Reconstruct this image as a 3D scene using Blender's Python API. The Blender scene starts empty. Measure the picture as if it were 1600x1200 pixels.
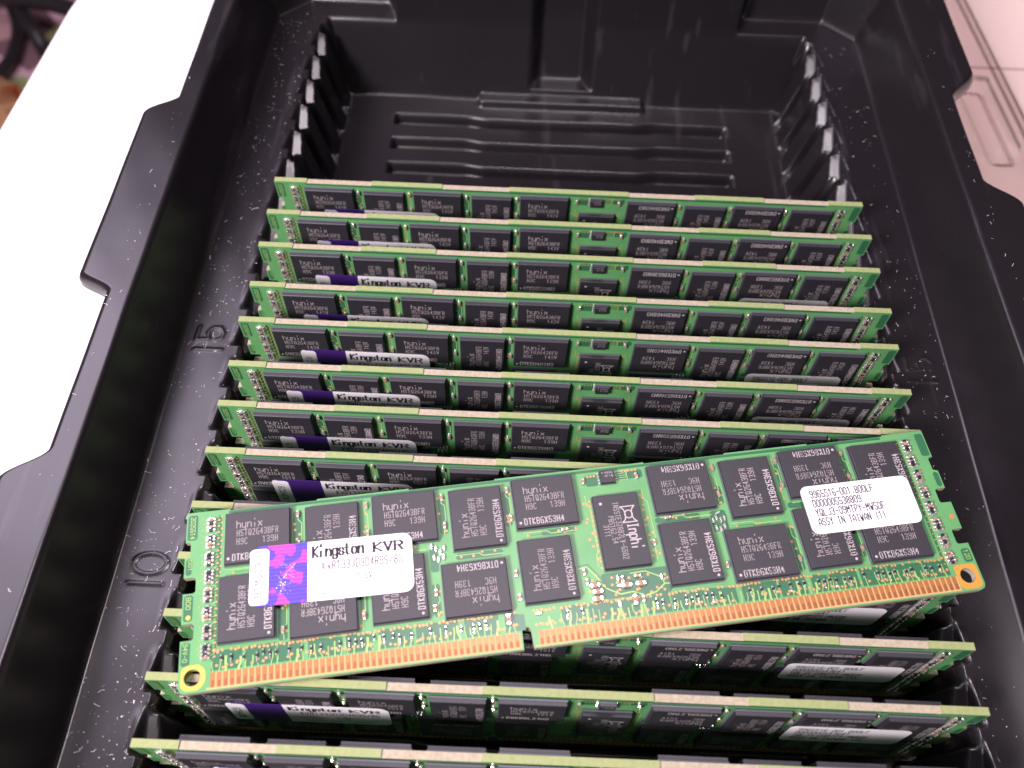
import bpy, math, random
import numpy as np
from mathutils import Matrix, Vector

MM = 0.001
S = bpy.context.scene
COL = S.collection
rnd = random.Random(7)

# ------------------------------------------------------------------ camera
CR = [[0.99907, -0.04303, -0.00137], [0.03553, 0.84205, -0.53823], [0.02431, 0.53768, 0.8428]]
CC = [-11.3666, -141.4544, 140.5108]
cam_d = bpy.data.cameras.new("camera")
cam = bpy.data.objects.new("camera", cam_d)
COL.objects.link(cam)
cam.matrix_world = Matrix([[CR[i][0], CR[i][1], CR[i][2], CC[i] * MM] for i in range(3)] + [[0, 0, 0, 1]])
cam_d.sensor_width = 36
cam_d.lens = 1343.3 / 1600 * 36
cam_d.clip_start = 0.01
cam_d.clip_end = 20
cam_d.dof.use_dof = True
cam_d.dof.focus_distance = 0.160
cam_d.dof.aperture_fstop = 19
S.camera = cam

# ------------------------------------------------------------------ world, lamps, exposure
w = bpy.data.worlds.new("World")
S.world = w
w.use_nodes = True
bg = w.node_tree.nodes["Background"]
bg.inputs[0].default_value = (0.95, 0.80, 0.92, 1)
bg.inputs[1].default_value = 0.055


def area(name, loc, target, size, size_y, power, col):
    l = bpy.data.lights.new(name, 'AREA')
    l.shape = 'RECTANGLE'
    l.size = size * MM
    l.size_y = size_y * MM
    l.energy = power
    l.color = col
    o = bpy.data.objects.new(name, l)
    COL.objects.link(o)
    p = Vector(loc) * MM
    o.location = p
    o.rotation_euler = (Vector(target) * MM - p).to_track_quat('-Z', 'Y').to_euler()
    return o


area("window_light", (-270, -330, 310), (-5, -40, 0), 110, 110, 4.6, (1.0, 0.90, 0.92))
area("sheen_light", (-370, 170, 470), (-70, -50, 0), 320, 320, 2.35, (0.93, 0.80, 1.0))
area("overhead_light", (25, 10, 600), (25, 10, 0), 180, 85, 2.25, (1.0, 0.88, 0.95))

S.view_settings.view_transform = 'Standard'
S.view_settings.look = 'None'
S.view_settings.exposure = 0
S.view_settings.gamma = 1
S.view_settings.use_curve_mapping = False
S.cycles.max_bounces = 6
S.cycles.transparent_max_bounces = 12


# ------------------------------------------------------------------ materials
def mat(name, col, rough=0.5, metal=0.0, spec=0.5, noise=None, bump=None, coat=0):
    m = bpy.data.materials.new(name)
    m.use_nodes = True
    nt = m.node_tree
    b = nt.nodes["Principled BSDF"]
    b.inputs["Base Color"].default_value = (*col, 1)
    b.inputs["Roughness"].default_value = rough
    b.inputs["Metallic"].default_value = metal
    b.inputs["Specular IOR Level"].default_value = spec
    if coat:
        b.inputs["Coat Weight"].default_value = coat
        b.inputs["Coat Roughness"].default_value = 0.15
    tc = nt.nodes.new("ShaderNodeTexCoord")
    if noise:       # (scale, amount, second colour)
        n = nt.nodes.new("ShaderNodeTexNoise")
        n.inputs["Scale"].default_value = noise[0]
        n.inputs["Detail"].default_value = 5
        r = nt.nodes.new("ShaderNodeValToRGB")
        r.color_ramp.elements[0].position = 0.5 - noise[1]
        r.color_ramp.elements[1].position = 0.5 + noise[1]
        r.color_ramp.elements[0].color = (*col, 1)
        r.color_ramp.elements[1].color = (*noise[2], 1)
        nt.links.new(tc.outputs["Object"], n.inputs["Vector"])
        nt.links.new(n.outputs["Fac"], r.inputs["Fac"])
        nt.links.new(r.outputs["Color"], b.inputs["Base Color"])
    if bump:        # (scale, distance mm, strength)
        n2 = nt.nodes.new("ShaderNodeTexNoise")
        n2.inputs["Scale"].default_value = bump[0]
        n2.inputs["Detail"].default_value = 3
        bp = nt.nodes.new("ShaderNodeBump")
        bp.inputs["Distance"].default_value = bump[1] * MM
        bp.inputs["Strength"].default_value = bump[2]
        nt.links.new(tc.outputs["Object"], n2.inputs["Vector"])
        nt.links.new(n2.outputs["Fac"], bp.inputs["Height"])
        nt.links.new(bp.outputs["Normal"], b.inputs["Normal"])
    return m


M = {}
M['mask'] = mat("solder_mask_over_copper", (0.096, 0.285, 0.108), 0.38, noise=(160, 0.22, (0.122, 0.34, 0.122)), bump=(900, 0.02, 0.25))
M['mask_dark'] = mat("solder_mask_over_laminate", (0.030, 0.130, 0.062), 0.35, bump=(900, 0.02, 0.3))
M['trace'] = mat("masked_trace", (0.30, 0.48, 0.14), 0.35)
M['mask_yellow'] = mat("bare_corner_laminate", (0.46, 0.38, 0.06), 0.4, noise=(300, 0.2, (0.50, 0.42, 0.09)))
M['mask_orange'] = mat("bare_gold_corner", (0.62, 0.31, 0.055), 0.38, metal=0.2)
M['edge_cream'] = mat("milled_edge", (0.42, 0.36, 0.27), 0.8, noise=(1500, 0.18, (0.32, 0.27, 0.19)), bump=(2500, 0.1, 0.6))
M['edge_green'] = mat("routed_edge", (0.30, 0.33, 0.15), 0.65, noise=(1200, 0.2, (0.24, 0.28, 0.11)), bump=(2000, 0.08, 0.5))
M['via'] = mat("gold_via", (0.55, 0.28, 0.12), 0.4, metal=0.3)
M['via_core'] = mat("via_core", (0.42, 0.36, 0.12), 0.5)
M['gold'] = mat("gold_finger", (0.43, 0.175, 0.058), 0.38, metal=0.25, noise=(700, 0.2, (0.36, 0.14, 0.046)))
M['finger_worn'] = mat("worn_finger", (0.27, 0.098, 0.034), 0.45, metal=0.2)
M['finger_gap'] = mat("finger_gap", (0.55, 0.34, 0.14), 0.5)
M['chip'] = mat("chip_epoxy", (0.017, 0.0145, 0.022), 0.5, spec=0.7, noise=(2500, 0.25, (0.025, 0.022, 0.030)), bump=(5000, 0.02, 0.5))
M['chip_rim'] = mat("chip_substrate", (0.10, 0.10, 0.13), 0.45)
M['laser'] = mat("laser_marking", (0.35, 0.30, 0.31), 0.6)
M['laser_bold'] = mat("bold_laser_marking", (0.48, 0.42, 0.44), 0.6)
M['solder'] = mat("solder", (0.88, 0.86, 0.82), 0.22, metal=0.85)
M['ceramic'] = mat("ceramic_capacitor", (0.33, 0.20, 0.14), 0.5)
M['resistor'] = mat("black_resistor", (0.02, 0.018, 0.022), 0.35)
M['paper'] = mat("label_paper", (0.86, 0.83, 0.87), 0.45, bump=(1200, 0.01, 0.3))
M['paper_side'] = mat("label_edge", (0.6, 0.55, 0.62), 0.6)
M['ink'] = mat("label_ink", (0.03, 0.02, 0.035), 0.5)
M['purple'] = mat("purple_foil", (0.050, 0.014, 0.17), 0.32, metal=0.2, noise=(200, 0.3, (0.075, 0.02, 0.21)))
M['spark'] = mat("foil_engraving", (0.85, 0.65, 0.95), 0.4)


def holo_mat():
    m = bpy.data.materials.new("hologram_foil")
    m.use_nodes = True
    nt = m.node_tree
    b = nt.nodes["Principled BSDF"]
    b.inputs["Roughness"].default_value = 0.4
    b.inputs["Metallic"].default_value = 0.1
    tc = nt.nodes.new("ShaderNodeTexCoord")
    n = nt.nodes.new("ShaderNodeTexNoise")
    n.inputs["Scale"].default_value = 310
    n.inputs["Detail"].default_value = 1.5
    n.inputs["Distortion"].default_value = 0.6
    r = nt.nodes.new("ShaderNodeValToRGB")
    r.color_ramp.elements[0].position = 0.50
    r.color_ramp.elements[0].color = (0.10, 0.05, 0.58, 1)
    r.color_ramp.elements[1].position = 0.56
    r.color_ramp.elements[1].color = (0.48, 0.055, 0.42, 1)
    wv = nt.nodes.new("ShaderNodeTexWave")
    wv.bands_direction = 'Y'
    wv.inputs["Scale"].default_value = 480
    wv.inputs["Distortion"].default_value = 2
    mx = nt.nodes.new("ShaderNodeMixRGB")
    mx.blend_type = 'MULTIPLY'
    mx.inputs["Fac"].default_value = 0.35
    nt.links.new(tc.outputs["Object"], n.inputs["Vector"])
    nt.links.new(tc.outputs["Object"], wv.inputs["Vector"])
    nt.links.new(n.outputs["Fac"], r.inputs["Fac"])
    nt.links.new(r.outputs["Color"], mx.inputs["Color1"])
    nt.links.new(wv.outputs["Color"], mx.inputs["Color2"])
    nt.links.new(mx.outputs["Color"], b.inputs["Base Color"])
    return m


M['holo'] = holo_mat()


def tray_mat():
    m = mat("black_tray_plastic", (0.0105, 0.009, 0.0115), 0.36, spec=0.62)
    nt = m.node_tree
    b = nt.nodes["Principled BSDF"]
    tc = nt.nodes.new("ShaderNodeTexCoord")
    n = nt.nodes.new("ShaderNodeTexNoise")
    n.inputs["Scale"].default_value = 28
    n.inputs["Detail"].default_value = 6
    n.inputs["Roughness"].default_value = 0.65
    mr = nt.nodes.new("ShaderNodeMapRange")
    mr.inputs["To Min"].default_value = 0.22
    mr.inputs["To Max"].default_value = 0.36
    nt.links.new(tc.outputs["Object"], n.inputs["Vector"])
    nt.links.new(n.outputs["Fac"], mr.inputs["Value"])
    nt.links.new(mr.outputs["Result"], b.inputs["Roughness"])
    # pale scuffs
    mp = nt.nodes.new("ShaderNodeMapping")
    mp.inputs["Rotation"].default_value = (0, 0, 0.5)
    mp.inputs["Scale"].default_value = (260, 22, 60)
    n3 = nt.nodes.new("ShaderNodeTexNoise")
    n3.inputs["Scale"].default_value = 1.0
    n3.inputs["Detail"].default_value = 4
    r = nt.nodes.new("ShaderNodeValToRGB")
    r.color_ramp.elements[0].position = 0.62
    r.color_ramp.elements[0].color = (0.011, 0.0088, 0.011, 1)
    r.color_ramp.elements[1].position = 0.80
    r.color_ramp.elements[1].color = (0.04, 0.033, 0.04, 1)
    nt.links.new(tc.outputs["Object"], mp.inputs["Vector"])
    nt.links.new(mp.outputs["Vector"], n3.inputs["Vector"])
    nt.links.new(n3.outputs["Fac"], r.inputs["Fac"])
    nt.links.new(r.outputs["Color"], b.inputs["Base Color"])
    n4 = nt.nodes.new("ShaderNodeTexNoise")
    n4.inputs["Scale"].default_value = 110
    n4.inputs["Detail"].default_value = 4
    bp = nt.nodes.new("ShaderNodeBump")
    bp.inputs["Distance"].default_value = 0.12 * MM
    bp.inputs["Strength"].default_value = 0.35
    nt.links.new(tc.outputs["Object"], n4.inputs["Vector"])
    nt.links.new(n4.outputs["Fac"], bp.inputs["Height"])
    nt.links.new(bp.outputs["Normal"], b.inputs["Normal"])
    return m


M['tray'] = tray_mat()
M['table'] = mat("pale_tabletop", (0.93, 0.70, 0.64), 0.45, noise=(9, 0.3, (0.94, 0.76, 0.69)))
M['grout'] = mat("table_seam", (0.62, 0.44, 0.40), 0.7)
M['foam'] = mat("white_card", (0.90, 0.87, 0.90), 0.6)
M['cable'] = mat("black_rubber", (0.02, 0.016, 0.02), 0.45)
M['dust'] = mat("pale_dust", (0.75, 0.68, 0.72), 0.7)


# ------------------------------------------------------------------ mesh helpers
class MB:
    def __init__(self):
        self.v = []; self.f = []; self.m = []; self.slots = []

    def slot(self, k):
        if k not in self.slots:
            self.slots.append(k)
        return self.slots.index(k)

    def poly(self, pts, k):
        i = len(self.v)
        self.v += [tuple(p) for p in pts]
        self.f.append(tuple(range(i, i + len(pts))))
        self.m.append(self.slot(k))

    def flat(self, pts, z, k):
        a = sum(pts[i][0] * pts[(i + 1) % len(pts)][1] - pts[(i + 1) % len(pts)][0] * pts[i][1] for i in range(len(pts)))
        if a < 0:
            pts = pts[::-1]
        self.poly([(x, y, z) for x, y in pts], k)

    def prism(self, pts, z0, z1, k, kside=None, inset=0.0):
        n = len(pts)
        cx = sum(p[0] for p in pts) / n; cy = sum(p[1] for p in pts) / n
        a = sum(pts[i][0] * pts[(i + 1) % n][1] - pts[(i + 1) % n][0] * pts[i][1] for i in range(n))
        if a < 0:
            pts = pts[::-1]

        def ins(p, d):
            dx, dy = cx - p[0], cy - p[1]
            return (p[0] + math.copysign(min(d, abs(dx)), dx), p[1] + math.copysign(min(d, abs(dy)), dy))
        top = [ins(p, inset) for p in pts] if inset else pts
        zr = z1 - inset
        rings = [(pts, z0), (pts, zr)] if inset else [(pts, z0)]
        rings.append((top, z1))
        for r in range(len(rings) - 1):
            A, za = rings[r]; B, zb = rings[r + 1]
            for i in range(n):
                j = (i + 1) % n
                self.poly([(A[i][0], A[i][1], za), (A[j][0], A[j][1], za), (B[j][0], B[j][1], zb), (B[i][0], B[i][1], zb)], kside or k)
        self.flat(top, z1, k)

    def box(self, x0, y0, x1, y1, z0, z1, k, inset=0.0, kside=None):
        self.prism([(x0, y0), (x1, y0), (x1, y1), (x0, y1)], z0, z1, k, kside, inset)

    def disc(self, x, y, r, z, k, n=8):
        self.flat([(x + r * math.cos(6.2832 * i / n), y + r * math.sin(6.2832 * i / n)) for i in range(n)], z, k)

    def blob(self, x, y, rx, ry, z0, h, k, n=8):
        prev = None
        for s, hh in ((1, 0), (0.92, 0.45), (0.62, 0.85)):
            ring = [(x + rx * s * math.cos(6.2832 * i / n), y + ry * s * math.sin(6.2832 * i / n), z0 + h * hh) for i in range(n)]
            if prev:
                for i in range(n):
                    j = (i + 1) % n
                    self.poly([prev[i], prev[j], ring[j], ring[i]], k)
            prev = ring
        self.poly(prev, k)

    def line(self, pts, wd, z, k, nib=None):
        """flat stroke through points; nib=(thin, thick) makes vertical strokes thick"""
        for i in range(len(pts) - 1):
            (x0, y0), (x1, y1) = pts[i], pts[i + 1]
            L = math.hypot(x1 - x0, y1 - y0)
            if L < 1e-9:
                continue
            ux, uy = (x1 - x0) / L, (y1 - y0) / L
            ww = wd
            if nib:
                ww = nib[0] + (nib[1] - nib[0]) * abs(uy)
            e = ww * 0.38
            px, py = -uy * ww / 2, ux * ww / 2
            a = (x0 - ux * e, y0 - uy * e); b = (x1 + ux * e, y1 + uy * e)
            self.flat([(a[0] + px, a[1] + py), (b[0] + px, b[1] + py), (b[0] - px, b[1] - py), (a[0] - px, a[1] - py)], z, k)

    def build_mesh(self, name, smooth=False):
        me = bpy.data.meshes.new(name)
        me.from_pydata([(a * MM, b * MM, c * MM) for a, b, c in self.v], [], self.f)
        for k in self.slots:
            me.materials.append(M[k])
        me.polygons.foreach_set('material_index', self.m)
        if smooth:
            me.polygons.foreach_set('use_smooth', [True] * len(self.f))
        me.update()
        return me


def obj(name, me, parent=None, mtx=None):
    o = bpy.data.objects.new(name, me)
    COL.objects.link(o)
    if parent:
        o.parent = parent
    if mtx is not None:
        o.matrix_local = mtx
    return o


FONT = {
    '0': "10 30 41 45 36 16 05 01 10", '1': "05 26 20", '2': "05 16 36 45 44 00 40", '3': "05 16 36 45 44 33 13|33 42 41 30 10 01",
    '4': "30 36 02 42", '5': "46 06 03 33 42 41 30 10 01", '6': "45 36 16 05 01 10 30 41 42 33 03", '7': "06 46 20",
    '8': "13 04 05 16 36 45 44 33 13 02 01 10 30 41 42 33", '9': "01 10 30 41 45 36 16 05 04 13 43",
    'A': "00 04 26 44 40|02 42", 'B': "00 06 36 45 44 33 03|33 42 41 30 00", 'C': "45 36 16 05 01 10 30 41",
    'D': "00 06 36 45 41 30 00", 'E': "46 06 00 40|03 33", 'F': "46 06 00|03 33", 'G': "46 16 05 01 10 40 43 23",
    'H': "00 06|40 46|03 43", 'I': "20 26|10 30|16 36", 'J': "46 41 30 10 01", 'K': "00 06|46 03 40", 'L': "06 00 40",
    'M': "00 06 23 46 40", 'N': "00 06 40 46", 'O': "10 30 41 45 36 16 05 01 10", 'P': "00 06 36 45 44 33 03",
    'Q': "10 30 41 45 36 16 05 01 10|22 40", 'R': "00 06 36 45 44 33 03|23 40", 'S': "45 36 16 05 04 13 33 42 41 30 10 01",
    'T': "06 46|26 20", 'U': "06 01 10 30 41 46", 'V': "06 20 46", 'W': "06 10 23 30 46", 'X': "00 46|06 40",
    'Y': "06 23 46|23 20", 'Z': "06 46 00 40", '-': "03 43", '.': "20 21", '(': "36 25 21 30", ')': "16 25 21 10", '/': "00 46",
    'h': "06 00|02 14 34 43 40", 'y': "04 01 10 30 41|44 4a 3b 1b", 'n': "04 00|02 14 34 43 40", 'i': "23 20|27 26",
    'x': "00 44|04 40", 'g': "43 34 14 03 01 10 30 41|44 4a 3b 1b 0a", 's': "43 34 14 03 12 32 41 30 10 01",
    't': "16 11 20 30|04 34", 'o': "10 30 41 43 34 14 03 01 10", 'p': "04 0b|03 14 34 43 41 30 10 01", '*': "25 24 35 36 25", ' ': "",
}


def strokes(ch):
    out = []
    for seg in FONT.get(ch, "").split('|'):
        if seg:
            out.append([(int(t[0]), {'a': -1, 'b': -2}.get(t[1]) if t[1] in 'ab' else int(t[1])) for t in seg.split()])
    return out


def text(mb, s, x, y, w, h, z, k, wd=0.14, rot=0, nib=None, serif=False, gap=0.42, shear=0.0):
    """write s so it spans width w with cap height h from baseline start (x, y)"""
    adv = w / (len(s) - gap * 0.5 if len(s) > 1 else 1)
    gw = adv * (1 - gap * 0.75)
    c, sn = math.cos(rot), math.sin(rot)

    def T(px, py):
        px += shear * py
        return (x + c * px - sn * py, y + sn * px + c * py)
    for i, ch in enumerate(s):
        g = gw * (0.55 if ch in 'i.' and serif else 1)
        for st in strokes(ch):
            P = [(i * adv + a / 4 * g, b / 6 * h) for a, b in st]
            if nib:
                for q in range(len(P) - 1):      # nib width follows the letter's own vertical
                    (x0, y0), (x1, y1) = P[q], P[q + 1]
                    L = math.hypot(x1 - x0, y1 - y0)
                    ww = nib[0] + (nib[1] - nib[0]) * abs(y1 - y0) / max(L, 1e-9)
                    mb.line([T(x0, y0), T(x1, y1)], ww, z, k)
                if serif:
                    for q in (0, -1):
                        xx, yy = P[q]
                        if min(abs(yy), abs(yy - h), abs(yy - h * 4 / 6)) < 0.01:
                            mb.line([T(xx - g * 0.20, yy), T(xx + g * 0.20, yy)], nib[0], z, k)
            else:
                mb.line([T(*p) for p in P], wd, z, k)


def tag(o, label, cat=None, group=None, kind=None):
    o['label'] = label
    if cat:
        o['category'] = cat
    if group:
        o['group'] = group
    if kind:
        o['kind'] = kind


# ------------------------------------------------------------------ the table and what lies behind
mb = MB()
edge = [(-172, -260), (-159.5, 110), (-135, 420)]
outline = [(-172, -260), (420, -260), (420, 420), (-135, 420), (-159.5, 110)]
mb.prism(outline, -58, -37.5, 'table')
mb.box(62, 102.2, 420, 103.6, -37.49, -37.42, 'grout')
t = obj('tabletop', mb.build_mesh('tabletop'))
t['kind'] = 'structure'

mb = MB()
mb.prism([(-176, -250), (104, -250), (104, 200), (-152, 200), (-162.6, 110)], -37.3, -36.4, 'foam')
t = obj('card_sheet', mb.build_mesh('card_sheet'))
tag(t, 'bright white card sheet lying under the black tray', 'sheet')


def patch_floor():
    m = bpy.data.materials.new("cluttered_rug")
    m.use_nodes = True
    nt = m.node_tree
    b = nt.nodes["Principled BSDF"]
    b.inputs["Roughness"].default_value = 0.9
    tc = nt.nodes.new("ShaderNodeTexCoord")
    n = nt.nodes.new("ShaderNodeTexVoronoi")
    n.inputs["Scale"].default_value = 26
    r = nt.nodes.new("ShaderNodeValToRGB")
    cr = r.color_ramp
    cr.interpolation = 'CONSTANT'
    cr.elements[0].color = (0.20, 0.10, 0.12, 1)
    cr.elements[1].position = 0.45
    cr.elements[1].color = (0.60, 0.38, 0.44, 1)
    e = cr.elements.new(0.72); e.color = (0.36, 0.40, 0.16, 1)
    e = cr.elements.new(0.86); e.color = (0.5, 0.28, 0.30, 1)
    nt.links.new(tc.outputs["Object"], n.inputs["Vector"])
    nt.links.new(n.outputs["Color"], r.inputs["Fac"])
    nt.links.new(r.outputs["Color"], b.inputs["Base Color"])
    return m


M['rug'] = patch_floor()
mb = MB()
mb.flat([(-1500, -900), (900, -900), (900, 1500), (-1500, 1500)], -300, 'rug')
t = obj('floor', mb.build_mesh('floor'))
t['kind'] = 'structure'


def ray_pt(px, py, z):
    v = [(px - 800) / 1343.3, -(py - 600) / 1343.3, -1.0]
    d = [sum(CR[i][j] * v[j] for j in range(3)) for i in range(3)]
    tt = (z - CC[2]) / d[2]
    return [CC[i] + tt * d[i] for i in range(3)]


def tube(name, pts, r, k, n=10, closed_ends=True):
    """smooth round cable through points (catmull-rom)"""
    P = []
    pp = [pts[0]] + pts + [pts[-1]]
    for i in range(1, len(pp) - 2):
        for s in range(10):
            t_ = s / 10
            P.append([0.5 * (2 * pp[i][a] + (pp[i + 1][a] - pp[i - 1][a]) * t_ + (2 * pp[i - 1][a] - 5 * pp[i][a] + 4 * pp[i + 1][a] - pp[i + 2][a]) * t_ ** 2 + (-pp[i - 1][a] + 3 * pp[i][a] - 3 * pp[i + 1][a] + pp[i + 2][a]) * t_ ** 3) for a in range(3)])
    P.append(list(pts[-1]))
    mbt = MB()
    rings = []
    for i, p in enumerate(P):
        a = Vector(P[max(0, i - 1)]); b = Vector(P[min(len(P) - 1, i + 1)])
        tdir = (b - a).normalized()
        u = tdir.cross(Vector((0, 0, 1))).normalized()
        v_ = tdir.cross(u)
        rings.append([tuple(Vector(p) + (u * math.cos(6.2832 * q / n) + v_ * math.sin(6.2832 * q / n)) * r) for q in range(n)])
    for a, b in zip(rings, rings[1:]):
        for q in range(n):
            mbt.poly([a[q], b[q], b[(q + 1) % n], a[(q + 1) % n]], k)
    mbt.poly(rings[0], k)
    mbt.poly(rings[-1][::-1], k)
    return obj(name, mbt.build_mesh(name, True))


c = tube('cable', [ray_pt(-20, -30, -285), ray_pt(12, 0, -290), ray_pt(27, 40, -292), ray_pt(22, 78, -292), ray_pt(4, 108, -290), ray_pt(-60, 160, -288)], 4.6, 'cable')
tag(c, 'black cable bending in a curve beyond the white sheet', 'cable', 'cables behind the table edge')
c = tube('cable', [ray_pt(10, -30, -281), ray_pt(30, 10, -281), ray_pt(52, 48, -282), ray_pt(74, 86, -292), ray_pt(110, 150, -293)], 5.4, 'cable')
tag(c, 'black cable running straight down to the white sheet beside the bent one', 'cable', 'cables behind the table edge')
c = tube('cable', [ray_pt(-10, -6, -270), ray_pt(50, 0, -270), ray_pt(120, 18, -270), ray_pt(190, 60, -270)], 6.5, 'cable')
tag(c, 'black cable lying crosswise over the other two cables', 'cable', 'cables behind the table edge')

# crumpled orange packet at the left edge
M['orange'] = mat("orange_wrapper", (0.95, 0.52, 0.22), 0.45, noise=(14, 0.25, (0.97, 0.62, 0.34)))
mb = MB()
out = [(-60, 100), (0, 119), (12, 127), (19, 131), (27, 130), (23, 143), (21, 150), (29, 166), (40, 205), (-10, 260), (-90, 240)]
cen = ray_pt(-20, 180, -255)
ring = [ray_pt(a, b, -282 + 6 * math.sin(i * 2.1)) for i, (a, b) in enumerate(out)]
mid = [[(p[j] * 0.55 + cen[j] * 0.45) for j in range(3)] for p in ring]
for i, p in enumerate(mid):
    p[2] = -262 + 7 * math.sin(i * 1.7)
low = [[p[0], p[1], -299] for p in ring]
for i in range(len(ring)):
    j = (i + 1) % len(ring)
    mb.poly([ring[i], mid[i], mid[j], ring[j]], 'orange')
    mb.poly([mid[i], cen, mid[j]], 'orange')
    mb.poly([low[i], ring[i], ring[j], low[j]], 'orange')
t = obj('plastic_wrapper', mb.build_mesh('plastic_wrapper', True))
tag(t, 'crumpled orange wrapper below the black cables', 'wrapper')

# clear plastic lid under the right side of the tray
def clear_mat():
    m = bpy.data.materials.new("clear_plastic")
    m.use_nodes = True
    nt = m.node_tree
    nt.nodes.remove(nt.nodes["Principled BSDF"])
    tr = nt.nodes.new("ShaderNodeBsdfTransparent")
    tr.inputs[0].default_value = (0.97, 0.95, 0.96, 1)
    gl = nt.nodes.new("ShaderNodeBsdfGlossy")
    gl.inputs["Roughness"].default_value = 0.12
    fr = nt.nodes.new("ShaderNodeFresnel")
    fr.inputs[0].default_value = 1.45
    mx = nt.nodes.new("ShaderNodeMixShader")
    nt.links.new(fr.outputs[0], mx.inputs[0])
    nt.links.new(tr.outputs[0], mx.inputs[1])
    nt.links.new(gl.outputs[0], mx.inputs[2])
    nt.links.new(mx.outputs[0], nt.nodes["Material Output"].inputs[0])
    return m


M['clear'] = clear_mat()
M['clear_edge'] = mat("clear_plastic_edge", (0.30, 0.17, 0.17), 0.3)
mb = MB()
x0, x1 = 106.0, 140.5
nx, ny = 46, 120
ys = [-120 + (270) * j / ny for j in range(ny + 1)]
xs = [x0 + (x1 - x0) * i / nx for i in range(nx + 1)]


def sst(a, b, v):
    t_ = min(1, max(0, (v - a) / (b - a)))
    return t_ * t_ * (3 - 2 * t_)


def lid_z(x, y):
    z = -32.5
    z -= 3.0 * sst(138.5, 141.2, x)
    rib = sst(124.5, 125.8, x) * (1 - sst(130.5, 131.8, x)) * sst(56, 57.5, y) * (1 - sst(88, 89.5, y))
    z += 3.0 * rib
    z += 1.6 * (sst(108, 110, x) - sst(119, 121, x)) * sst(52, 53.5, y)
    return z


ys = sorted(set(ys + [50.5 + 0.4 * i for i in range(20)] + [86 + 0.4 * i for i in range(12)]))
base = len(mb.v)
for y in ys:
    for x in xs:
        mb.v.append((x + 0.055 * (y - 78) * -1 + 2.5, y, lid_z(x, y)))
W_ = nx + 1
sl = mb.slot('clear')
for j in range(len(ys) - 1):
    for i in range(nx):
        mb.f.append((base + j * W_ + i, base + j * W_ + i + 1, base + (j + 1) * W_ + i + 1, base + (j + 1) * W_ + i)); mb.m.append(sl)
for j in range(len(ys) - 1):
    a = mb.v[base + j * W_ + nx]; b = mb.v[base + (j + 1) * W_ + nx]
    mb.poly([a, (a[0] + .05, a[1], a[2] - .4), (b[0] + .05, b[1], b[2] - .4), b], 'clear_edge')
    mb.poly([(a[0] - .08, a[1], a[2] + .03), (a[0], a[1], a[2] + .03), (b[0], b[1], b[2] + .03), (b[0] - .08, b[1], b[2] + .03)], 'clear_edge')
t = obj('clear_case', mb.build_mesh('clear_case', True))
tag(t, 'clear plastic case with a raised rib, on the pink tabletop beside the black tray', 'case')


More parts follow.
